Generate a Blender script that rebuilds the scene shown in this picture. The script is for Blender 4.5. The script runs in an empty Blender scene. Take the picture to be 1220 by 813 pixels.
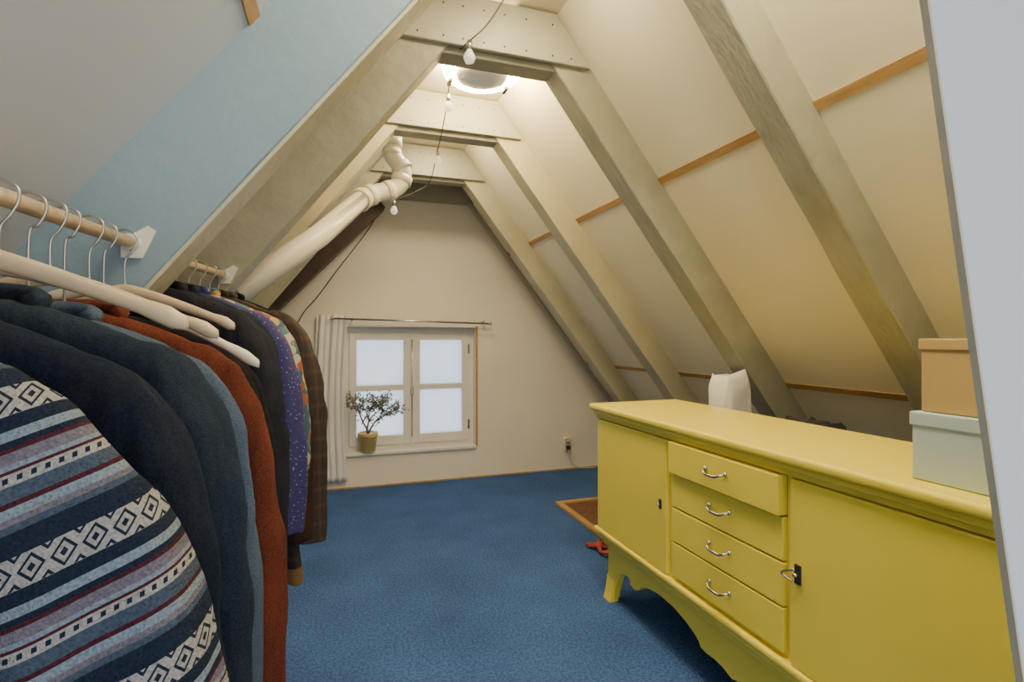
import bpy, bmesh, math, random
from mathutils import Vector, Matrix, noise
random.seed(4)
S=bpy.context.scene
COL=S.collection

# ---------------------------------------------------------------- materials
def nt(m):
    m.use_nodes=True; t=m.node_tree; t.nodes.clear(); return t
def mat(name,c,rough=.6,var=.12,scale=6,bump=.0,bscale=60,metal=0,stretch=(1,1,1),spec=.4,c2=None,speck=0,bdist=.01,wear=0):
    m=bpy.data.materials.new(name); t=nt(m); N=t.nodes; L=t.links
    o=N.new('ShaderNodeOutputMaterial'); p=N.new('ShaderNodeBsdfPrincipled')
    L.new(p.outputs[0],o.inputs[0])
    tc=N.new('ShaderNodeTexCoord'); mp=N.new('ShaderNodeMapping'); mp.inputs['Scale'].default_value=stretch
    L.new(tc.outputs['Object'],mp.inputs[0])
    n=N.new('ShaderNodeTexNoise'); n.inputs['Scale'].default_value=scale; n.inputs['Detail'].default_value=5
    L.new(mp.outputs[0],n.inputs['Vector'])
    r=N.new('ShaderNodeValToRGB')
    d=c2 if c2 else tuple(x*(1-var*2) for x in c)
    r.color_ramp.elements[0].position=.3; r.color_ramp.elements[1].position=.7
    r.color_ramp.elements[0].color=(*d,1); r.color_ramp.elements[1].color=(*c,1)
    L.new(n.outputs[0],r.inputs[0]); out=r.outputs[0]
    if speck:
        n3=N.new('ShaderNodeTexNoise'); n3.inputs['Scale'].default_value=speck; n3.inputs['Detail'].default_value=2
        L.new(tc.outputs['Object'],n3.inputs['Vector'])
        r3=N.new('ShaderNodeValToRGB'); r3.color_ramp.elements[0].position=.38; r3.color_ramp.elements[1].position=.6
        r3.color_ramp.elements[0].color=(.70,.70,.73,1); r3.color_ramp.elements[1].color=(1.12,1.12,1.1,1)
        L.new(n3.outputs[0],r3.inputs[0])
        mm=N.new('ShaderNodeMix'); mm.data_type='RGBA'; mm.blend_type='MULTIPLY'; mm.inputs[0].default_value=1
        L.new(out,mm.inputs[6]); L.new(r3.outputs[0],mm.inputs[7]); out=mm.outputs[2]
    if wear:
        n4=N.new('ShaderNodeTexNoise'); n4.inputs['Scale'].default_value=38; n4.inputs['Detail'].default_value=8; n4.inputs['Roughness'].default_value=.75
        L.new(tc.outputs['Object'],n4.inputs['Vector'])
        r4=N.new('ShaderNodeValToRGB'); r4.color_ramp.elements[0].position=.30; r4.color_ramp.elements[1].position=.37
        r4.color_ramp.elements[0].color=(1-wear,1-wear,1-wear*1.1,1); r4.color_ramp.elements[1].color=(1,1,1,1)
        L.new(n4.outputs[0],r4.inputs[0])
        mm=N.new('ShaderNodeMix'); mm.data_type='RGBA'; mm.blend_type='MULTIPLY'; mm.inputs[0].default_value=1
        L.new(out,mm.inputs[6]); L.new(r4.outputs[0],mm.inputs[7]); out=mm.outputs[2]
    L.new(out,p.inputs['Base Color'])
    p.inputs['Roughness'].default_value=rough; p.inputs['Metallic'].default_value=metal
    p.inputs['Specular IOR Level'].default_value=spec
    if bump>0:
        n2=N.new('ShaderNodeTexNoise'); n2.inputs['Scale'].default_value=bscale; n2.inputs['Detail'].default_value=3
        L.new(mp.outputs[0],n2.inputs['Vector'])
        b=N.new('ShaderNodeBump'); b.inputs['Strength'].default_value=bump; b.inputs['Distance'].default_value=bdist
        L.new(n2.outputs[0],b.inputs['Height']); L.new(b.outputs[0],p.inputs['Normal'])
    return m
M={}
M['carpet']=mat('carpet_blue',(.074,.155,.400),.97,.12,3,1.0,120,spec=.03,speck=95)
M['wallfar']=mat('plaster_cream',(.86,.79,.66),.8,.04,2,.25,22)
M['panelR']=mat('roof_board_cream',(.90,.82,.60),.55,.03,1.5,.05,10)
M['panelL']=mat('roof_board_grey',(.53,.55,.60),.6,.03,1.5,.05,10)
M['beam']=mat('beam_paint_greygreen',(.385,.370,.275),.5,.09,7,.5,22,stretch=(1,3,1),wear=.28)
M['beamcream']=mat('beam_paint_cream',(.54,.50,.34),.5,.07,5,.45,25,wear=.22)
M['plate']=mat('gusset_paint',(.42,.405,.31),.5,.05,3,.15,25,wear=.12)
M['blue']=mat('beam_paint_blue',(.24,.34,.395),.5,.05,3,.2,25,wear=.08)
M['pine']=mat('pine_batten',(.52,.31,.11),.55,.15,8,.1,50,stretch=(8,1,8))
M['darkwood']=mat('dark_timber',(.05,.032,.026),.5,.2,8,.2,50)
M['white']=mat('white_wall_paint',(.60,.63,.68),.6,.02,2,.05,20)
M['whitep']=mat('white_gloss_paint',(.80,.77,.70),.35,.03,4)
M['pvc']=mat('pvc_pipe',(.80,.74,.60),.35,.04,3)
M['yellow']=mat('yellow_paint',(.92,.76,.085),.34,.03,3,.03,40)
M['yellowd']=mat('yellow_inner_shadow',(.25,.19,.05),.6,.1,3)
M['metal']=mat('nickel',(.62,.58,.52),.25,.05,20,metal=1)
M['chrome']=mat('steel_wire',(.50,.50,.50),.3,.05,20,metal=1)
M['black']=mat('black_plate',(.03,.03,.03),.5,.1,20)
M['hang']=mat('hanger_wood',(.62,.47,.29),.4,.08,10,stretch=(2,8,8))
M['dowel']=mat('rail_wood',(.66,.50,.32),.45,.1,10)
M['card']=mat('cardboard',(.54,.37,.14),.8,.06,5)
M['pblue']=mat('pale_blue_board',(.50,.61,.61),.7,.03,5)
M['cloth_w']=mat('white_cloth',(.84,.82,.78),.8,.04,5,.2,20)
M['leaf']=mat('leaf_green',(.22,.25,.16),.5,.25,30)
M['bark']=mat('bark',(.30,.22,.15),.8,.2,30)
M['pot']=mat('pot_glaze',(.66,.50,.18),.35,.12,12)
M['mat']=mat('coir_mat',(.24,.11,.06),.95,.3,60,.9,150)
M['red']=mat('red_strap',(.45,.07,.05),.7,.2,20)
M['cable']=mat('black_cable',(.05,.04,.03),.5,.1,9)
M['plug']=mat('plug_cream',(.70,.64,.5),.4,.03,9)

def glassy(name,c,em=0,emc=(1,1,1),alpha=None,translucent=False):
    m=bpy.data.materials.new(name); t=nt(m); N=t.nodes; L=t.links
    o=N.new('ShaderNodeOutputMaterial')
    if translucent:
        p=N.new('ShaderNodeBsdfTranslucent'); n=N.new('ShaderNodeTexNoise'); n.inputs['Scale'].default_value=3
        r=N.new('ShaderNodeValToRGB'); r.color_ramp.elements[0].color=(.66,.71,.77,1); r.color_ramp.elements[1].color=(.84,.88,.92,1)
        tc=N.new('ShaderNodeTexCoord'); L.new(tc.outputs['Object'],n.inputs['Vector']); L.new(n.outputs[0],r.inputs[0]); L.new(r.outputs[0],p.inputs[0])
        L.new(p.outputs[0],o.inputs[0]); return m
    p=N.new('ShaderNodeBsdfPrincipled'); L.new(p.outputs[0],o.inputs[0])
    p.inputs['Base Color'].default_value=(*c,1); p.inputs['Roughness'].default_value=.1
    if em: p.inputs['Emission Color'].default_value=(*emc,1); p.inputs['Emission Strength'].default_value=em
    if alpha is not None: p.inputs['Alpha'].default_value=alpha
    return m
M['frost']=glassy('frosted_glass',(1,1,1),translucent=True)
M['ring']=glassy('lamp_diffuser',(1,.95,.85),85,(1,.78,.42))
M['ring_fill']=glassy('added_fill_ring_diffuser',(1,.95,.85),95,(1,.84,.55))  # glow of the added ring lamp above the view
M['added_fill']=glassy('added_fill_diffuser',(1,.95,.85),75,(1,.80,.48))  # glow of the added, unseen flush lamps
M['lampc']=glassy('lamp_centre_glass',(.26,.24,.21),.2,(1,.9,.75))
M['bulb']=glassy('bulb_glass',(.9,.88,.82),.5,(1,.9,.7),.55)

# ---------------------------------------------------------------- mesh helpers
def obj(name,me,m=None,smooth=False):
    o=bpy.data.objects.new(name,me); COL.objects.link(o)
    if m: me.materials.append(M[m] if isinstance(m,str) else m)
    if smooth:
        for p in me.polygons: p.use_smooth=True
    return o
def frombm(name,bm,m=None,smooth=False):
    bmesh.ops.recalc_face_normals(bm,faces=bm.faces[:])
    me=bpy.data.meshes.new(name); bm.to_mesh(me); bm.free(); return obj(name,me,m,smooth)
def box(name,x0,x1,y0,y1,z0,z1,m,bev=0,seg=2):
    bm=bmesh.new(); bmesh.ops.create_cube(bm,size=1)
    for v in bm.verts:
        v.co=Vector(((x0+x1)/2+v.co.x*(x1-x0),(y0+y1)/2+v.co.y*(y1-y0),(z0+z1)/2+v.co.z*(z1-z0)))
    if bev: bmesh.ops.bevel(bm,geom=bm.edges[:],offset=bev,segments=seg,affect='EDGES',profile=.5)
    return frombm(name,bm,m)
def addprism(bm,pts,axis,a,b):
    def P(u,v,w):
        return (u,w,v) if axis=='y' else (w,u,v) if axis=='x' else (u,v,w)
    A=[bm.verts.new(P(u,v,a)) for u,v in pts]; B=[bm.verts.new(P(u,v,b)) for u,v in pts]
    bm.faces.new(A); bm.faces.new(B[::-1])
    n=len(pts)
    for i in range(n): bm.faces.new((A[i],A[(i+1)%n],B[(i+1)%n],B[i]))
def prism(name,pts,axis,a,b,m,bev=0):
    bm=bmesh.new(); addprism(bm,pts,axis,a,b)
    if bev: bmesh.ops.bevel(bm,geom=bm.edges[:],offset=bev,segments=2,affect='EDGES')
    return frombm(name,bm,m)
def addtube(bm,pts,rad,n=12,cap=True):
    pts=[Vector(p) for p in pts]
    if not isinstance(rad,(list,tuple)): rad=[rad]*len(pts)
    rings=[]; prev=None
    for i,p in enumerate(pts):
        t=(pts[min(i+1,len(pts)-1)]-pts[max(i-1,0)]).normalized()
        if prev is None:
            a=Vector((0,0,1)) if abs(t.z)<.9 else Vector((1,0,0))
            u=t.cross(a).normalized()
        else:
            u=(prev-t*prev.dot(t)).normalized()
        prev=u; w=t.cross(u)
        rings.append([bm.verts.new(p+(u*math.cos(k*2*math.pi/n)+w*math.sin(k*2*math.pi/n))*rad[i]) for k in range(n)])
    for a,b in zip(rings,rings[1:]):
        for k in range(n): bm.faces.new((a[k],a[(k+1)%n],b[(k+1)%n],b[k]))
    if cap: bm.faces.new(rings[0][::-1]); bm.faces.new(rings[-1])
def tube(name,pts,rad,m,n=12):
    bm=bmesh.new(); addtube(bm,pts,rad,n); return frombm(name,bm,m,True)
def smoothpath(pts,k=6):
    pts=[Vector(p) for p in pts]; out=[]
    for i in range(len(pts)-1):
        p0=pts[max(i-1,0)];p1=pts[i];p2=pts[i+1];p3=pts[min(i+2,len(pts)-1)]
        for j in range(k):
            t=j/k
            out.append(.5*((2*p1)+(p2-p0)*t+(2*p0-5*p1+4*p2-p3)*t*t+(3*p1-p0-3*p2+p3)*t**3))
    out.append(pts[-1]); return out
def lathe(name,prof,c,m,n=32,smooth=True):
    bm=bmesh.new(); rings=[]
    for r,z in prof: rings.append([bm.verts.new((c[0]+r*math.cos(k*2*math.pi/n),c[1]+r*math.sin(k*2*math.pi/n),c[2]+z)) for k in range(n)])
    for a,b in zip(rings,rings[1:]):
        for k in range(n): bm.faces.new((a[k],a[(k+1)%n],b[(k+1)%n],b[k]))
    bm.faces.new(rings[0][::-1]); bm.faces.new(rings[-1])
    return frombm(name,bm,m,smooth)
def group(name,parts,loc=(0,0,0)):
    e=bpy.data.objects.new(name,None); e.location=loc; e.empty_display_size=.1; COL.objects.link(e)
    for p in parts:
        p.parent=e
        p.matrix_parent_inverse=Matrix.Translation(-Vector(loc))
    return e

# ---------------------------------------------------------------- room shell
YF=4.32; CZ=2.58; YB=-1.2
RS=1.28; CA=.6157
def XL(z): return (z-2.095)/RS
def XR(z): return (3.73-z)/RS
box('floor',XL(0)-.1,XR(0)+.1,YB,YF+.2,-.08,0,'carpet')
bm=bmesh.new(); addprism(bm,[(XL(0),0),(XL(CZ),CZ),(XL(CZ),CZ+.1),(XL(0)-.1,0)],'y',YB,YF+.18); frombm('ceiling_left',bm,'panelL')
bm=bmesh.new(); addprism(bm,[(XR(0),0),(XR(CZ),CZ),(XR(CZ),CZ+.1),(XR(0)+.1,0)],'y',YB,YF+.18); frombm('ceiling_right',bm,'panelR')
box('ceiling',XL(CZ),XR(CZ),YB,YF+.18,CZ,CZ+.1,'panelR')
wx0,wx1,wz0,wz1=.068,1.136,.275,1.283
bm=bmesh.new()
addprism(bm,[(XL(0),0),(wx0,0),(wx0,2.095+RS*wx0)],'y',YF,YF+.18)
addprism(bm,[(wx1,0),(XR(0),0),(wx1,3.73-RS*wx1)],'y',YF,YF+.18)
addprism(bm,[(wx0,0),(wx1,0),(wx1,wz0),(wx0,wz0)],'y',YF,YF+.18)
addprism(bm,[(wx0,wz1),(wx1,wz1),(wx1,3.73-RS*wx1),(XR(CZ),CZ),(XL(CZ),CZ),(wx0,2.095+RS*wx0)],'y',YF,YF+.18)
frombm('wall_back',bm,'wallfar')
box('baseboard_back',XL(0)+.05,XR(0)-.05,YF-.012,YF,0,.010,'pine')
# partition on the right near the viewer (leaning edge)
ed=lambda z:.614+(1.571-z)*.2125
prism('wall_right',[(ed(0),0),(XR(0),0),(XR(CZ),CZ),(ed(CZ),CZ)],'y',.394,.400,'white')
prism('trim_5',[(ed(0)-.002,0),(ed(0)+.002,0),(ed(CZ)+.002,CZ),(ed(CZ)-.002,CZ)],'y',.393,.401,'beamcream')
# battens
def batten(name,side,z,y0,y1,w=.032):
    s=1 if side=='R' else -1
    x=XR(z) if s>0 else XL(z)
    d=Vector((s*-.6157,0,.788)); n=Vector((-s*.788,0,-.6157))
    c=Vector((x,0,z)); q=[c+d*w/2,c-d*w/2,c-d*w/2+n*.006,c+d*w/2+n*.006]
    return prism(name,[(p.x,p.z) for p in q],'y',y0,y1,'pine')
batten('trim_1','R',1.92,.4,YF); batten('trim_2','R',.96,.4,YF)
batten('trim_3','L',1.88,YB,YF); batten('trim_4','L',.92,YB,YF)

# ---------------------------------------------------------------- roof trusses
def rafter(name,side,y0,y1,D,m,ztop=CZ):
    # hewn timber: subdivided along its length with slightly uneven edges
    sg=1 if side=='R' else -1
    bm=bmesh.new(); R=[]; n=40
    v=D/CA
    for i in range(n+1):
        z=ztop*i/n
        xo=XR(z) if sg>0 else XL(z); xi=XR(z+v) if sg>0 else XL(z+v)
        w1=.004*noise.noise(Vector((y0*7,z*5,1))); w2=.004*noise.noise(Vector((y0*7,z*6,9))); w3=.005*noise.noise(Vector((y0*3,z*5,4)))
        c=.005
        R.append([bm.verts.new(q) for q in ((xo,y0,z),(xi+sg*c+sg*w3,y0+w1*.5,z),(xi+sg*w3,y0+c+w1,z),(xi+sg*w3,y1-c+w2,z),(xi+sg*c+sg*w3,y1+w2*.5,z),(xo,y1,z))])
    for a,b in zip(R,R[1:]):
        for k in range(6): bm.faces.new((a[k],a[(k+1)%6],b[(k+1)%6],b[k]))
    bm.faces.new(R[0][::-1]); bm.faces.new(R[-1])
    return frombm(name,bm,m)
def plate(name,y0,y1,zb,m='plate'):
    return prism(name,[(XL(zb)+.02,zb),(XR(zb)-.02,zb),(XR(CZ-.02)-.03,CZ-.01),(XL(CZ-.02)+.03,CZ-.01)],'y',y0,y1,m,.002)
frames=[('a',1.23,.20,.125,'blue',.10,2.36),('b',2.05,.167,.15,'beam',.12,2.365),('c',2.915,.09,.14,'beamcream',.12,2.37),('d',3.75,.09,.14,'beamcream',.12,2.36)]
for k,y,dl,dr,ml,th,zb in frames:
    zc=zb-.022
    ps=[rafter('rafter_left',  'L',y,y+th,dl,ml),
        rafter('rafter_right','R',y,y+.12,dr,'beam' if k in 'ab' else 'beamcream'),
        prism('collar_beam',[(XL(zc)+.05,zc),(XR(zc)-.05,zc),(XR(2.46)-.05,2.46),(XL(2.46)+.05,2.46)],'y',y+.012,y+.11,'beam',.003),
        plate('gusset_plate',y-.022,y-.001,zb)]
    if k=='a':
        ps.append(prism('inner_face_board',[(XL(.0+.2/CA)+.0005,0),(XL(CZ+.2/CA),CZ),(XL(CZ+.2/CA)+.009,CZ),(XL(.2/CA)+.011,0)],'y',y+.002,y+th,'beamcream'))
    bm=bmesh.new()
    for i in range(9):
        x=XL(zb+.025)+.08+i*.09+random.uniform(-.02,.02)
        for z in (zb+.025,2.52):
            if XL(z)+.04<x<XR(z)-.04:
                addtube(bm,[(x,y-.026,z),(x,y-.02,z)],.003,8)
    ps.append(frombm('screws',bm,'darkwood'))
    group('roof_truss',ps,(.64,y,2.3))
# frame against gable
ps=[prism('collar_beam',[(XL(2.32),2.32),(XR(2.32),2.32),(XR(CZ),CZ-.002),(XL(CZ),CZ-.002)],'y',4.24,4.318,'beam',.003),
    rafter('rafter_right','R',4.27,4.312,.03,'beamcream')]
group('gable_tie',ps,(.64,4.28,2.3))
bm=bmesh.new(); addprism(bm,[(.36,2.20),(.30,2.27),(-.66,1.29),(-.58,1.20)],'y',4.10,4.235)
M['brown']=mat('brown_timber',(.075,.045,.035),.5,.15,8,.2,50); frombm('dark_brace_beam',bm,'brown')

# ---------------------------------------------------------------- window
yw=4.40; ps=[]
def fr(n,x0,x1,z0,z1,y0=yw,y1=yw+.05,m='whitep'): ps.append(box(n,x0,x1,y0,y1,z0,z1,m,.003))
fx0,fx1,fz0,fz1=wx0,wx1-.0,wz0,wz1
fr('frame_left',fx0,fx0+.035,fz0,fz1); fr('frame_right',fx1-.05,fx1,fz0,fz1)
fr('frame_top',fx0,fx1,fz1-.05,fz1,yw+.001,yw+.051); fr('frame_bottom',fx0,fx1,fz0,fz0+.04,yw+.001,yw+.051)
xm=(fx0+fx1)/2
def leaf(x0,x1,tag):
    z0,z1=fz0+.04,fz1-.05; s=.055; y0,y1=yw-.015,yw+.03
    fr(tag+'_stile_a',x0,x0+s,z0,z1,y0,y1); fr(tag+'_stile_b',x1-s,x1,z0,z1,y0,y1)
    fr(tag+'_rail_top',x0,x1,z1-s,z1,y0+.001,y1); fr(tag+'_rail_bottom',x0,x1,z0,z0+s+.02,y0+.001,y1)
    zm=(z0+z1)/2+.01; fr(tag+'_glazing_bar',x0,x1,zm-.022,zm+.022,y0+.003,y1)
    ps.append(box(tag+'_frosted_pane',x0+s-.005,x1-s+.005,yw+.008,yw+.012,z0+.03,z1-.03,'frost'))
leaf(fx0+.035,xm-.012,'left_casement'); leaf(xm+.012,fx1-.05,'right_casement')
fr('meeting_post',xm-.014,xm+.014,fz0+.03,fz1-.04,yw-.022,yw+.04)
ps.append(tube('espagnolette_rod',[(xm,yw-.03,fz0+.1),(xm,yw-.03,fz1-.1)],.006,'metal',8))
ps.append(box('handle',xm-.012,xm+.012,yw-.05,yw-.02,.72,.79,'metal',.004))
ps.append(box('sill_board',wx0-.02,wx1+.0,YF-.025,yw,wz0-.02,wz0+.004,'whitep',.004))
ps.append(box('right_edge_strip',wx1-.001,wx1+.014,YF-.012,YF-.001,wz0,wz1+.01,'pine'))
for z in (.45,1.1): ps.append(box('hinge',fx1-.055,fx1-.04,yw-.022,yw-.01,z-.04,z+.04,'metal'))
group('window_1',ps,(xm,yw,.78))

# curtain rod + curtain
ps=[tube('rod',[(-.02,YF-.07,1.345),(1.24,YF-.07,1.315)],.008,'metal'),
    lathe('finial_a',[(.004,-.015),(.014,-.008),(.016,0),(.012,.01),(.003,.016)],(-.03,YF-.07,1.345),'metal',12),
    lathe('finial_b',[(.004,-.015),(.014,-.008),(.016,0),(.012,.01),(.003,.016)],(1.245,YF-.07,1.315),'metal',12)]
for x in (.12,1.19): ps.append(tube('bracket',[(x,YF,1.33),(x,YF-.07,1.334)],.006,'metal',8))
group('curtain_rod',ps,(.6,YF-.07,1.33))
bm=bmesh.new(); nx,nz=60,30; g=[]
for j in range(nz+1):
    f=j/nz; z=1.375-f*1.31; row=[]
    x0=-.14+.0*f-.02*math.sin(f*3); x1=.085-.03*math.sin(f*math.pi)
    for i in range(nx+1):
        u=i/nx; x=x0+(x1-x0)*u
        y=YF-.035+.013*math.sin(u*30+f*1.2)+.006*math.sin(u*17+f*3+1)
        row.append(bm.verts.new((x,y,z)))
    g.append(row)
for j in range(nz):
    for i in range(nx): bm.faces.new((g[j][i],g[j][i+1],g[j+1][i+1],g[j+1][i]))
c=frombm('window_curtain',bm,'cloth_w',True); md=c.modifiers.new('s','SOLIDIFY'); md.thickness=.003

# plant on sill
px,py,pz=.245,YF+.0,wz0+.006
pot=lathe('pot',[(.05,0),(.058,.01),(.072,.12),(.080,.125),(.080,.155),(.074,.157),(.07,.145)],(px,py,pz),'pot')
bm=bmesh.new(); lb=bmesh.new()
def clampv(v): return Vector((max(v.x,.075),min(v.y,YF+.05),v.z))
def branch(p,d,l,r,n):
    q=clampv(p+d*l); addtube(bm,[p,(p+q)/2+Vector((random.uniform(-.01,.01),random.uniform(-.005,.005),0)),q],[r,r*.85,r*.65],6)
    if n<=2:
        for _ in range(8):
            c=clampv(p+(q-p)*random.random()+Vector([random.uniform(-.03,.03) for _ in range(3)]))
            a=Vector([random.uniform(-1,1) for _ in range(3)]).normalized(); b=a.orthogonal().normalized()
            L_=random.uniform(.009,.018); w=L_*.42
            vs=[lb.verts.new(clampv(c+x)) for x in (-a*L_,b*w-a*L_*.2,b*w*.7+a*L_*.5,a*L_,-b*w*.7+a*L_*.5,-b*w-a*L_*.2)]
            lb.faces.new(vs)
    if n>0:
        for k in range(3 if n>1 else 2):
            nd=(d+Vector((random.uniform(-1.3,1.3),random.uniform(-.5,.2),random.uniform(-.35,.4)))*.9).normalized()
            branch(q,nd,l*random.uniform(.8,1.0),r*.62,n-1)
base=Vector((px,py-.0,pz+.14))
for d in ((-.4,-.1,1),(.05,-.1,1),(.5,-.05,.9)): branch(base,Vector(d).normalized(),.11,.010,3)
soil=lathe('soil',[(.07,.135),(.06,.142),(.001,.145)],(px,py,pz),'bark',20)
group('potted_jade_plant',[pot,soil,frombm('branches',bm,'bark',True),frombm('leaves',lb,'leaf')],(px,py,pz))

# wall outlet with cable
ps=[box('socket_plate',1.955,2.02,YF-.03,YF-.001,.17,.29,'plug',.006),
    box('plug_body',1.965,2.0,YF-.065,YF-.03,.19,.225,'cable',.006),
    tube('cord',smoothpath([(1.982,YF-.06,.19),(1.985,YF-.07,.12),(2.02,YF-.05,.06),(2.10,YF-.05,.02),(2.25,YF-.06,.008)]),.004,'plug',8),
    lathe('socket_ring',[(.02,0),(.02,.002),(.001,.003)],(1.985,YF-.03,.25),'darkwood',16)]
group('wall_outlet',ps,(1.985,YF,.23))

# ---------------------------------------------------------------- lamps
def lamp(lc,rm):
    ps=[lathe('base',[(.18,-.001),(.185,-.03),(.17,-.035),(.05,-.035)],lc,'whitep',48),
        lathe('diffuser_ring',[(.130,-.055),(.142,-.095),(.165,-.105),(.185,-.09),(.196,-.06),(.190,-.03),(.15,-.03)],lc,rm,48),
        lathe('centre_dish',[(.132,-.05),(.134,-.092),(.112,-.115),(.06,-.128),(.002,-.132)],lc,'lampc',48)]
    for a in (0.5,2.6,4.7):
        x=lc[0]+.165*math.cos(a); y=lc[1]+.165*math.sin(a)
        ps.append(box('clip',x-.008,x+.008,y-.03,y+.03,lc[2]-.116,lc[2]-.100,'darkwood',.002))
    group('ceiling_lamp',ps,lc)  # name shared by the visible lamp and the added fill one
def added_fill(lc):
    group('added_fill_lamp',[lathe('base',[(.13,-.001),(.135,-.012),(.12,-.014)],lc,'whitep',32),
        lathe('diffuser',[(.12,-.013),(.118,-.026),(.09,-.036),(.04,-.040),(.002,-.041)],lc,'added_fill',32)],lc)
lamp((.68,2.47,CZ),'ring'); lamp((.64,.80,CZ),'ring_fill')  # second one is invented fill, out of view, brightening the near room
added_fill((.64,1.66,CZ)); added_fill((.66,3.36,CZ))  # both invented: unseen fill lamps brightening mid-room and far end

# string lights
path=[(.64,1.93,2.56),(.625,1.95,2.527),(.562,1.97,2.428),(.50,2.0,2.37),(.449,2.2,2.375),(.50,2.4,2.40),(.539,2.6,2.43),(.56,2.86,2.35),(.585,3.15,2.33),(.60,3.5,2.25),(.50,3.5,2.17),(.36,3.46,2.09)]
ps=[tube('cord',smoothpath(path),.0028,'cable',8)]
for p in [(.50,2.0,2.37),(.539,2.6,2.43),(.585,3.13,2.335),(.36,3.46,2.09)]:
    ps.append(tube('socket',[(p[0],p[1],p[2]),(p[0],p[1],p[2]-.035)],.011,'metal',10))
    ps.append(lathe('bulb',[(.009,-.033),(.013,-.042),(.021,-.056),(.024,-.068),(.017,-.083),(.002,-.090)],p,'bulb',16))
group('string_lights',ps,(.5,2.6,2.4))

# PVC duct
P=[(.335,3.35,2.60),(.335,3.35,2.42),(.335,3.35,2.36),(.37,3.34,2.30),(.40,3.33,2.25),(.385,3.32,2.17),(.33,3.30,2.115),(.24,3.27,2.08),(.16,3.22,2.035),(-.075,2.72,1.70),(-.393,2.30,1.33),(-.50,2.18,1.20)]
bm=bmesh.new()
up=smoothpath(P[:9],6)
addtube(bm,up+[Vector(p) for p in P[9:10]]+[Vector((-.40,2.36,1.37))],.055,24)
def col(a,b,r=.064): addtube(bm,[a,b],r,24)
col((.335,3.35,2.47),(.335,3.35,2.40)); col((.335,3.35,2.375),(.337,3.349,2.345),.061)
v=[Vector(p) for p in up]
for i in (20,27,36,44):
    if i+2<len(v): col(v[i],v[i]+(v[i+2]-v[i]).normalized()*.045)
a=Vector((.16,3.22,2.035)); b=Vector((-.075,2.72,1.70)); d=(b-a).normalized()
col(a+d*.02,a+d*.08,.066)
o=frombm('duct_pipe',bm,'pvc',False)
for p in o.data.polygons: p.use_smooth=len(p.vertices)==4
tube('wall_cable',smoothpath([(.34,4.30,2.24),(.24,4.305,2.05),(.02,4.305,1.74),(-.13,4.305,1.52),(-.24,4.305,1.38),(-.32,4.305,1.2)]),.0035,'cable',8)

# ---------------------------------------------------------------- sideboard
ps=[]
Y0,Y1=.53,2.17; XF=1.17; XB=1.60
A=lambda n,*a,**k: ps.append(box(n,*a,**k))
A('carcass',XF,XB,Y0,Y1,.30,.838,'yellow',bev=.003)
A('top',1.128,XB+.02,Y0-.045,Y1+.04,.862,.890,'yellow',bev=.011,seg=4)
A('top_moulding',1.142,XB+.01,Y0-.03,Y1+.025,.842,.863,'yellow',bev=.008,seg=3)
A('top_moulding_lower',1.155,XB,Y0-.015,Y1+.012,.826,.843,'yellow',bev=.004)
A('base_moulding',1.142,XB+.01,Y0-.02,Y1+.015,.300,.322,'yellow',bev=.008,seg=3)
A('base_moulding_lower',1.155,XB+.01,Y0-.01,Y1+.0,.272,.301,'yellow',bev=.010,seg=4)
A('base_cove',1.175,XB,Y0+.01,Y1-.02,.245,.273,'yellow',bev=.004,seg=2)
A('left_door',XF-.018,XF+.002,1.632,Y1-.008,.325,.822,'yellow',bev=.003)
A('right_door',XF-.018,XF+.002,Y0+.008,1.082,.325,.822,'yellow',bev=.003)
zs=[.824,.708,.584,.460,.334]
for i in range(4):
    out=.034 if i==0 else .018
    A('drawer_%d'%(i+1),XF-out,XF+.002,1.105,1.600,zs[i+1]+.006,zs[i],'yellow',bev=.0025)
    yc=1.352; zc=(zs[i]+zs[i+1])/2+.003; xf=XF-out
    pts=smoothpath([(xf-.004,yc-.045,zc+.008),(xf-.016,yc-.038,zc+.003),(xf-.022,yc-.022,zc-.004),(xf-.024,yc,zc-.004),(xf-.022,yc+.022,zc-.004),(xf-.016,yc+.038,zc+.003),(xf-.004,yc+.045,zc+.008)])
    ps.append(tube('handle_bail_%d'%(i+1),pts,[.0024+.0026*math.sin(math.pi*k/(len(pts)-1)) for k in range(len(pts))],'metal',8))
    for s in (-1,1):
        bmh=bmesh.new(); addtube(bmh,[(xf+.001,yc+s*.045,zc+.008),(xf-.003,yc+s*.045,zc+.008),(xf-.008,yc+s*.045,zc+.008)],[.008,.007,.004],12); ps.append(frombm('handle_rose',bmh,'metal',True))
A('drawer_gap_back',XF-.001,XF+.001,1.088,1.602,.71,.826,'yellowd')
for y in (1.618,1.092): A('stile',XF-.006,XF+.002,y-.010,y+.008,.32,.826,'yellow',bev=.002)
# latches
for y,s in ((1.668,.7),(1.055,1.0)):
    A('latch_plate',XF-.022,XF-.016,y-.010*s,y+.010*s,.575-.026*s,.575+.026*s,'black',bev=.002)
    ps.append(tube('latch_knob',[(XF-.016,y,.575),(XF-.034,y,.575)],.005*s,'metal',10))
ps.append(tube('latch_hook',smoothpath([(XF-.03,1.055,.59),(XF-.036,1.085,.575),(XF-.036,1.09,.565),(XF-.034,1.06,.558)]),.003,'metal',8))
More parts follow.
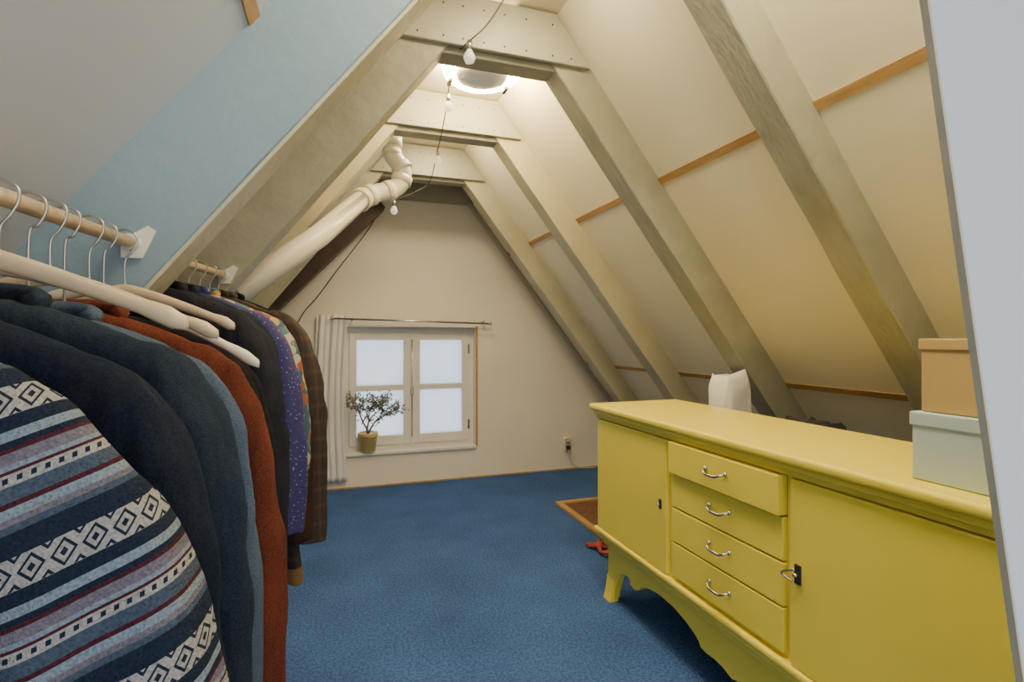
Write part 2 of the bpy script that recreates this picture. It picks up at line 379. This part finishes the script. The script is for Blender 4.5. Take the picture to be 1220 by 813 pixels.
# scalloped apron
half=[(0,0),(.055,0),(.060,.03),(.070,.075),(.092,.12),(.12,.15),(.155,.168),(.19,.170),(.205,.158),(.208,.140),(.235,.134),(.27,.146),(.30,.172),(.35,.190),(.42,.198),(.52,.194),(.60,.180),(.655,.160),(.68,.145),(.683,.128),(.72,.124),(.76,.132),(.80,.128),(.845,.112)]
y0,y1=Y0+.02,Y1-.035; H=(y1-y0)/2
hs=[(s*H/.845,z) for s,z in half]
prof=[(y0+s,z) for s,z in hs]+[(y1-s,z) for s,z in hs[::-1][1:]]
ps.append(prism('apron_front',prof+[(y1,.25),(y0,.25)],'x',1.192,1.216,'yellow',.002))
side=[(1.195,0),(1.24,0),(1.25,.06),(1.27,.13),(1.32,.165),(1.39,.15),(1.45,.165),(1.50,.13),(1.53,.06),(1.54,0),(1.59,0),(1.59,.25),(1.195,.25)]
for ya in (y0,y1-.026): ps.append(prism('apron_side',side,'y',ya,ya+.026,'yellow',.003))
for ya in (y0-.008,y1-.05):   # splayed foot toes
    bmf=bmesh.new(); addprism(bmf,[(1.215,.15),(1.192,.10),(1.182,.035),(1.172,.0),(1.215,.0)],'y',ya,ya+.058); ps.append(frombm('foot_toe',bmf,'yellow'))
group('yellow_sideboard',ps,(1.38,1.35,0))

# boxes on the sideboard
def cbox(name,x0,x1,y0,y1,z0,z1,m,lid=.045):
    return group(name,[box('body',x0+.004,x1-.004,y0+.004,y1-.004,z0,z1-.004,m,.003),
        box('lid',x0,x1,y0,y1,z1-lid,z1,m,.003)],((x0+x1)/2,(y0+y1)/2,z0))
cbox('pale_blue_storage_box',1.195,1.46,.50,.805,.891,1.038,'pblue',.03)
cbox('cardboard_storage_box',1.208,1.44,.51,.795,1.039,1.197,'card',.025)

# items behind the sideboard
def sack(name,cx,cy,rx,ry,h,m,seed,sq=.35,am=.13):
    bm=bmesh.new(); R=[]; n=48
    for j in range(34):
        f=j/33; z=h*f; ring=[]
        tt=.95+.08*math.sin(f*2.6)-(.0 if f<.93 else (f-.93)*3)
        for k in range(n):
            a=k*2*math.pi/n; w=1+am*noise.noise(Vector((math.cos(a)*2+seed,math.sin(a)*2,f*7)))
            cxx=abs(math.cos(a))**sq*math.copysign(1,math.cos(a)); sy=abs(math.sin(a))**sq*math.copysign(1,math.sin(a))
            ring.append(bm.verts.new((cx+rx*tt*w*cxx,cy+ry*tt*w*sy,z+(.05*f*noise.noise(Vector((math.cos(a)*1.5,math.sin(a)*1.5,seed))) if j>20 else 0))))
        R.append(ring)
    for a,b in zip(R,R[1:]):
        for k in range(n): bm.faces.new((a[k],a[(k+1)%n],b[(k+1)%n],b[k]))
    bm.faces.new(R[0][::-1]); bm.faces.new(R[-1])
    return frombm(name,bm,m,True)
sack('white_laundry_bag',1.825,2.07,.078,.072,1.01,'cloth_w',3)
M['darkfab']=mat('dark_fabric',(.03,.027,.03),.9,.2,20,.1,60)
sack('dark_storage_bag',1.79,1.56,.10,.12,.865,'darkfab',8,.6,.25)

# floor hatch
ps=[]
hx0,hx1,hy0,hy1=1.49,2.2,2.74,3.44; w=.045
for n,a in (('frame_left',(hx0,hx0+w,hy0,hy1)),('frame_right',(hx1-w,hx1,hy0,hy1)),('frame_far',(hx0+w,hx1-w,hy1-w,hy1)),('frame_near',(hx0+w,hx1-w,hy0,hy0+w))):
    ps.append(box(n,*a,0,.022,'pine',.003))
ps.append(box('mat_panel',hx0+w,hx1-w,hy0+w,hy1-w,0,.008,'mat'))
group('floor_hatch',ps,(1.8,3.1,0))
ps=[]
for off in (0,.03):
    pts=smoothpath([(1.36,2.66+off,.012),(1.40,2.60+off,.03),(1.45,2.58,.015),(1.43,2.52-off,.035),(1.38,2.55,.02),(1.42,2.62+off,.04),(1.47,2.66,.012)])
    ps.append(tube('strap',pts,.009,'red',8))
group('red_strap_bundle',ps,(1.42,2.6,0))

# ---------------------------------------------------------------- clothes
def mathn(t,op,a,b=None,c=None):
    n=t.nodes.new('ShaderNodeMath'); n.operation=op
    for i,x in enumerate((a,b,c)):
        if x is None: continue
        if isinstance(x,(int,float)): n.inputs[i].default_value=x
        else: t.links.new(x,n.inputs[i])
    return n.outputs[0]
def knit():
    m=bpy.data.materials.new('patterned_knit'); t=nt(m); N=t.nodes; L=t.links
    o=N.new('ShaderNodeOutputMaterial'); p=N.new('ShaderNodeBsdfPrincipled'); L.new(p.outputs[0],o.inputs[0]); p.inputs['Roughness'].default_value=.95; p.inputs['Specular IOR Level'].default_value=.1
    tc=N.new('ShaderNodeTexCoord'); s=N.new('ShaderNodeSeparateXYZ'); L.new(tc.outputs['Object'],s.inputs[0])
    h=mathn(t,'ADD',s.outputs[0],mathn(t,'MULTIPLY',s.outputs[1],.5))
    zz=mathn(t,'ADD',s.outputs[2],mathn(t,'MULTIPLY',s.outputs[0],-.42))
    v=mathn(t,'FRACT',mathn(t,'MULTIPLY',zz,-1/.115))
    r=N.new('ShaderNodeValToRGB'); r.color_ramp.interpolation='CONSTANT'; e=r.color_ramp.elements
    navy=(.02,.03,.055); lb=(.27,.34,.40); mar=(.09,.022,.032); wh=(.46,.44,.41); gr=(.21,.19,.23); st=(.08,.11,.155)
    seq=[(0,wh),(.19,navy),(.28,lb),(.34,navy),(.38,mar),(.41,gr),(.48,lb),(.51,mar),(.53,wh),(.60,st),(.69,mar),(.72,lb),(.78,gr),(.82,st),(.86,navy)]
    e[0].position=0; e[0].color=(*seq[0][1],1); e[1].position=seq[1][0]; e[1].color=(*seq[1][1],1)
    for q,c in seq[2:]:
        x=e.new(q); x.color=(*c,1)
    L.new(v,r.inputs[0])
    fu=mathn(t,'ABSOLUTE',mathn(t,'SUBTRACT',mathn(t,'FRACT',mathn(t,'MULTIPLY',h,56)),.5))
    fv=mathn(t,'ABSOLUTE',mathn(t,'SUBTRACT',mathn(t,'MULTIPLY',v,1/.19),.5))
    dsum=mathn(t,'ADD',fu,fv)
    ringm=mathn(t,'LESS_THAN',mathn(t,'ABSOLUTE',mathn(t,'SUBTRACT',dsum,.38)),.06)
    dot=mathn(t,'LESS_THAN',dsum,.14)
    edge=mathn(t,'LESS_THAN',mathn(t,'ABSOLUTE',mathn(t,'SUBTRACT',dsum,.85)),.06)
    inb=mathn(t,'LESS_THAN',v,.19)
    k=mathn(t,'MULTIPLY',mathn(t,'MAXIMUM',mathn(t,'MAXIMUM',ringm,dot),edge),inb)
    d2=mathn(t,'MULTIPLY',mathn(t,'LESS_THAN',mathn(t,'FRACT',mathn(t,'MULTIPLY',h,130)),.4),mathn(t,'LESS_THAN',mathn(t,'ABSOLUTE',mathn(t,'SUBTRACT',v,.565)),.016))
    k=mathn(t,'MAXIMUM',k,d2)
    mx=N.new('ShaderNodeMix'); mx.data_type='RGBA'; L.new(k,mx.inputs[0]); L.new(r.outputs[0],mx.inputs[6]); mx.inputs[7].default_value=(*navy,1)
    q=mathn(t,'SUBTRACT',s.outputs[0],mathn(t,'ADD',.165,mathn(t,'MULTIPLY',mathn(t,'ADD',s.outputs[2],.16),.30)))
    yoke=mathn(t,'MULTIPLY',mathn(t,'LESS_THAN',mathn(t,'ABSOLUTE',q),.026),mathn(t,'GREATER_THAN',s.outputs[2],-.34))
    m2=N.new('ShaderNodeMix'); m2.data_type='RGBA'; L.new(yoke,m2.inputs[0]); L.new(mx.outputs[2],m2.inputs[6]); m2.inputs[7].default_value=(.015,.02,.035,1)
    n=N.new('ShaderNodeTexNoise'); n.inputs['Scale'].default_value=450; L.new(tc.outputs['Object'],n.inputs[0])
    m3=N.new('ShaderNodeMix'); m3.data_type='RGBA'; m3.blend_type='MULTIPLY'; m3.inputs[0].default_value=.75; L.new(m2.outputs[2],m3.inputs[6]); L.new(n.outputs[0],m3.inputs[7])
    L.new(m3.outputs[2],p.inputs['Base Color'])
    nb=N.new('ShaderNodeTexNoise'); nb.inputs['Scale'].default_value=13; L.new(tc.outputs['Object'],nb.inputs[0])
    b0=N.new('ShaderNodeBump'); b0.inputs['Strength'].default_value=.5; b0.inputs['Distance'].default_value=.03; L.new(nb.outputs[0],b0.inputs['Height'])
    b=N.new('ShaderNodeBump'); b.inputs['Strength'].default_value=.9; b.inputs['Distance'].default_value=.003; L.new(n.outputs[0],b.inputs['Height']); L.new(b0.outputs[0],b.inputs['Normal']); L.new(b.outputs[0],p.inputs['Normal'])
    return m
M['knit']=knit()
def dots(name,base,cols,scale,thr):
    m=bpy.data.materials.new(name); t=nt(m); N=t.nodes; L=t.links
    o=N.new('ShaderNodeOutputMaterial'); p=N.new('ShaderNodeBsdfPrincipled'); L.new(p.outputs[0],o.inputs[0]); p.inputs['Roughness'].default_value=.8
    tc=N.new('ShaderNodeTexCoord'); vo=N.new('ShaderNodeTexVoronoi'); vo.inputs['Scale'].default_value=scale; L.new(tc.outputs['Object'],vo.inputs['Vector'])
    s=N.new('ShaderNodeSeparateColor'); L.new(vo.outputs['Color'],s.inputs[0])
    r=N.new('ShaderNodeValToRGB'); r.color_ramp.interpolation='CONSTANT'; e=r.color_ramp.elements
    e[0].color=(*cols[0],1); e[1].position=1/len(cols); e[1].color=(*cols[1%len(cols)],1)
    for i,c in enumerate(cols[2:]): x=e.new((i+2)/len(cols)); x.color=(*c,1)
    L.new(s.outputs[0],r.inputs[0])
    mx=N.new('ShaderNodeMix'); mx.data_type='RGBA'; L.new(mathn(t,'LESS_THAN',vo.outputs['Distance'],thr),mx.inputs[0]); mx.inputs[6].default_value=(*base,1); L.new(r.outputs[0],mx.inputs[7])
    L.new(mx.outputs[2],p.inputs['Base Color']); return m
M['floral']=dots('floral_blue',(.018,.018,.10),[(.2,.14,.3),(.22,.04,.07),(.28,.28,.4)],120,.22)
M['multi']=dots('multicolour_print',(.03,.07,.09),[(.42,.26,.06),(.36,.32,.23),(.22,.06,.03),(.05,.13,.15)],32,.62)
def plaid():
    m=bpy.data.materials.new('plaid_brown'); t=nt(m); N=t.nodes; L=t.links
    o=N.new('ShaderNodeOutputMaterial'); p=N.new('ShaderNodeBsdfPrincipled'); L.new(p.outputs[0],o.inputs[0]); p.inputs['Roughness'].default_value=.9
    tc=N.new('ShaderNodeTexCoord'); s=N.new('ShaderNodeSeparateXYZ'); L.new(tc.outputs['Object'],s.inputs[0])
    a=mathn(t,'LESS_THAN',mathn(t,'FRACT',mathn(t,'MULTIPLY',s.outputs[2],18)),.25)
    b=mathn(t,'LESS_THAN',mathn(t,'FRACT',mathn(t,'MULTIPLY',mathn(t,'ADD',s.outputs[0],s.outputs[1]),18)),.25)
    r=N.new('ShaderNodeValToRGB'); e=r.color_ramp.elements; e[0].color=(.020,.014,.012,1); e[1].color=(.06,.032,.018,1)
    L.new(mathn(t,'MULTIPLY',mathn(t,'ADD',a,b),.5),r.inputs[0])
    mx=N.new('ShaderNodeMix'); mx.data_type='RGBA'; L.new(mathn(t,'LESS_THAN',s.outputs[2],-.97),mx.inputs[0]); L.new(r.outputs[0],mx.inputs[6]); mx.inputs[7].default_value=(.17,.09,.025,1)
    L.new(mx.outputs[2],p.inputs['Base Color']); return m
M['plaid']=plaid()
def fab(n,c,**k): M[n]=mat('fabric_'+n,c,.95,.12,14,.75,13,spec=.08,stretch=(1,1,.4),speck=420,bdist=.035,**k)
fab('navy',(.013,.018,.030)); fab('navy2',(.021,.030,.046)); fab('denim',(.070,.100,.150)); fab('rust',(.12,.032,.018)); fab('char',(.024,.024,.030)); fab('brownc',(.040,.022,.016)); fab('blackc',(.012,.011,.012)); fab('slate',(.07,.10,.15))

def garment(name,cx,cy,rz,m,length=.8,hw=.20,flare=.02,sleeve=.58,th=.042,rot=0,lapel=False,seed=0,hanger=True,collar=True,sl_out=.045,hm='hang',drop=0,slr=.85,hd=.022):
    bm=bmesh.new(); n=64
    prof=[(-.080,.045,.024),(-.088,.078,.030),(-.102,.118,.034),(-.120,.158,.036),(-.142,hw-.01,.034),(-.170,hw,.036),(-.25,hw-.005,th),(-.32,hw-.010,th),(-.40,hw-.012,th*1.05)]
    z=-.40
    while z>-length: 
        z=max(z-.04,-length); f=(-z-.4)/(length-.4+1e-6); prof.append((z,hw-.012+flare*f,th*(1.05+.25*f)))
    R=[]
    for z,w,t in prof:
        f=min(1,max(0,(-z-.15)/.35)); ring=[]
        for k in range(n):
            a=k*2*math.pi/n; x=w*math.cos(a); y=t*math.copysign(abs(math.sin(a))**.75,math.sin(a))
            y+=f*.017*math.sin(x*55+seed*2+z*3)+f*.014*noise.noise(Vector((x*10,seed,z*5)))
            x*=1+.06*f*noise.noise(Vector((seed*3,math.sin(a)*2,z*7)))
            ring.append(bm.verts.new((x,y,z+(.008*math.sin(x*30+seed) if z<=-length+.001 else 0))))
        R.append(ring)
    for a,b in zip(R,R[1:]):
        for k in range(n): bm.faces.new((a[k],a[(k+1)%n],b[(k+1)%n],b[k]))
    bm.faces.new(R[0][::-1]); bm.faces.new(R[-1])
    if sleeve:
        for s in (-1,1):
            so=sl_out if s>0 else .02
            pts=smoothpath([(s*(hw-.055),0,-.150),(s*(hw-.020),-.002,-.178),(s*(hw+so*.45),-.006,-.26),(s*(hw+so*.8),-.010,-.40),(s*(hw+so),-.014,-.55),(s*(hw+so*.95),-.02,-.15-sleeve)],9)
            K=28; rings=[]; L_=len(pts)
            for i,pp in enumerate(pts):
                tg=(pts[min(i+1,L_-1)]-pts[max(i-1,0)]).normalized()
                ax=Vector((0,1,0)); sd=tg.cross(ax).normalized()
                u=i/(L_-1); r=(.028+.026*min(1,u/.25)-.012*max(0,u-.3))*slr
                rg=[]
                for k in range(K):
                    a=k*2*math.pi/K
                    fold=1+.09*min(1,u*3)*math.sin(a*4+seed+u*7)+.16*min(1,u*4)*noise.noise(Vector((math.cos(a)*1.2+seed,math.sin(a)*1.2,u*11+math.cos(a))))
                    rg.append(bm.verts.new(pp+sd*math.cos(a)*r*1.12*fold+ax*math.sin(a)*r*.82*fold))
                rings.append(rg)
            for p,q in zip(rings,rings[1:]):
                for k in range(K): bm.faces.new((p[k],p[(k+1)%K],q[(k+1)%K],q[k]))
            bm.faces.new(rings[0][::-1]); bm.faces.new(rings[-1])
    body=frombm('body',bm,m,True)
    rm=body.modifiers.new('r','REMESH'); rm.mode='VOXEL'; rm.voxel_size=.006; rm.use_smooth_shade=True
    sm=body.modifiers.new('s','SMOOTH'); sm.iterations=3; sm.factor=.5
    parts=[body]
    if collar:
        bm=bmesh.new(); pts=[]
        for k in range(13):
            a=math.pi*(-.15+1.3*k/12); pts.append((.068*math.cos(a),.008+.028*math.sin(a),-.082+.012*math.sin(a)))
        addtube(bm,pts,.012,10); parts.append(frombm('collar',bm,m,True))
    if lapel:
        for s in (-1,1):
            bm=bmesh.new(); addprism(bm,[(s*.055,-.10),(s*.09,-.13),(s*.10,-.20),(s*.075,-.22),(s*.085,-.24),(s*.012,-.46),(s*.0,-.46),(s*.03,-.2)],'y',-.050,-.044)
            parts.append(frombm('lapel',bm,m))
    for p in parts: p.location.z=-drop
    if hanger:
        parts+=hangerparts(hm,.13,-hd-drop)
    e=bpy.data.objects.new(name,None); e.location=(cx,cy,rz); e.rotation_euler=(0,0,math.radians(rot)); e.empty_display_size=.1; COL.objects.link(e)
    for p in parts: p.parent=e
    return e
def hangerparts(hm='hang',hw=.19,dz=0,sl=.36):
    pts=smoothpath([(-.0175,0,.004),(-.016,0,.014),(0,0,.0195),(.016,0,.012),(.019,0,-.004),(.010,0,-.024),(0,0,-.042),(0,0,-.085+dz)])
    a=tube('hook',pts,.0020,'chrome',8)
    bm=bmesh.new(); R=[]; K=30
    for i in range(K+1):
        u=-1+2*i/K; x=u*hw; z=-.086+dz-sl*hw*abs(u)**1.25; h=.008+.004*(1-abs(u))+(.004*min(1,(abs(u)-.8)/.1) if abs(u)>.8 else 0); t=.006+.006*abs(u)**2; y=-.012*(abs(u)**2)
        if i in (0,K): h*=.6;t*=.6
        R.append([bm.verts.new((x,y+t*math.cos(q),z+h*math.sin(q))) for q in [k*2*math.pi/12 for k in range(12)]])
    for p,q in zip(R,R[1:]):
        for k in range(12): bm.faces.new((p[k],p[(k+1)%12],q[(k+1)%12],q[k]))
    bm.faces.new(R[0][::-1]); bm.faces.new(R[-1])
    return [a,frombm('hanger_bar',bm,hm,True)]
def bare(cx,cy,rz,rot,hm='hang',hw=.22,dz=0,sl=.36):
    e=bpy.data.objects.new('clothes_hanger',None); e.location=(cx,cy,rz); e.rotation_euler=(0,0,math.radians(rot)); COL.objects.link(e)
    for p in hangerparts(hm,hw,dz,sl): p.parent=e

# rails
A1=Vector((-.40,.22,1.353)); B1=Vector((-.385,1.228,1.388))
A2=Vector((-.42,1.335,1.395)); B2=Vector((-.368,2.048,1.418))
def onrail(A,B,y):
    f=(y-A.y)/(B.y-A.y); return A+(B-A)*f
def bracket(p,s=1):
    bm=bmesh.new()
    addprism(bm,[(p.x-.018,p.z-.03),(p.x+.018,p.z-.03),(p.x+.042,p.z+.026),(p.x+.028,p.z+.036),(p.x,p.z+.016),(p.x-.018,p.z+.018)],'y',p.y-.005,p.y)
    addtube(bm,[(p.x,p.y-.004,p.z),(p.x,p.y-.02,p.z)],.016,16)
    return frombm('bracket',bm,'whitep')
group('clothes_rail',[tube('rail',[A1,B1],.0115,'dowel',16),bracket(B1)],tuple(B1))
group('clothes_rail',[tube('rail',[A2,B2],.0115,'dowel',16),bracket(B2)],tuple(B2))

g1=[('patterned_cardigan',.480,'knit',dict(length=.80,sleeve=.66,th=.052,hw=.20,rot=-3,sl_out=.115,drop=.058,slr=1.12)),
    ('navy_blazer',.605,'navy',dict(length=.82,sleeve=.62,lapel=True,rot=-2,hw=.200,drop=.055,sl_out=.045)),
    ('navy_wool_blazer',.735,'navy2',dict(length=.84,sleeve=.62,lapel=True,rot=-1,hw=.205,drop=.048,slr=.85)),
    ('denim_jacket',.870,'denim',dict(length=.92,sleeve=.64,rot=1,hw=.188,drop=.065,sl_out=.055)),
    ('rust_blouse',.965,'rust',dict(length=1.0,sleeve=.66,rot=0,hw=.200,flare=.06,drop=.060,sl_out=.065)),
    ('black_cardigan',1.10,'blackc',dict(length=.97,sleeve=.62,rot=1,hw=.19,drop=.065,flare=.06))]
for i,(n,y,m,k) in enumerate(g1):
    p=onrail(A1,B1,y); garment(n,p.x-(.035 if i==0 else 0),p.y,p.z,m,seed=i*1.7+1,**k)
g2=[('charcoal_coat',1.42,'char',dict(length=1.02,hw=.20,sleeve=.7,flare=.06,sl_out=.06)),
    ('navy_shirt',1.51,'navy2',dict(length=.98,hw=.195,th=.032,flare=.05)),
    ('floral_dress',1.60,'floral',dict(length=.98,hw=.205,sleeve=.6,flare=.06,sl_out=.07)),
    ('printed_blouse',1.69,'multi',dict(length=.70,hw=.205,sleeve=.45,th=.038,sl_out=.075)),
    ('brown_jacket',1.785,'brownc',dict(length=.92,hw=.205,sleeve=.7,sl_out=.07,flare=.05)),
    ('plaid_coat',1.88,'plaid',dict(length=1.02,hw=.215,flare=.08,sleeve=.74,sl_out=.085,slr=1.0)),
    ('black_jacket',1.975,'blackc',dict(length=.85,hw=.205,sl_out=.06))]
for i,(n,y,m,k) in enumerate(g2):
    p=onrail(A2,B2,y); garment(n,p.x,p.y,p.z,m,seed=i*2.3+4,rot=random.uniform(-2,2),**k)
M['hangw']=mat('hanger_white',(.68,.60,.46),.4,.03,10)
for y,hm,hw,dz,sl in ((.672,'hang',.235,.012,.34),(.800,'hang',.20,-.0,.34),(.915,'hang',.215,-.005,.38),(1.035,'hangw',.255,-.015,.50),(1.18,'hang',.19,-.01,.36)):
    p=onrail(A1,B1,y); bare(p.x+.004,p.y,p.z,-1,hm,hw,dz,sl)

# ---------------------------------------------------------------- light & camera
w=bpy.data.worlds.new('world'); S.world=w; w.use_nodes=True
w.node_tree.nodes['Background'].inputs[0].default_value=(.95,.97,1,1)
w.node_tree.nodes['Background'].inputs[1].default_value=2.3

cam=bpy.data.cameras.new('camera'); co=bpy.data.objects.new('camera',cam); COL.objects.link(co)
co.location=(0,0,1.2); co.rotation_euler=(math.radians(90),0,-math.atan(210/620))
cam.sensor_width=36; cam.lens=620/1220*36; cam.shift_y=-4.5/1220; cam.clip_start=.01
S.camera=co
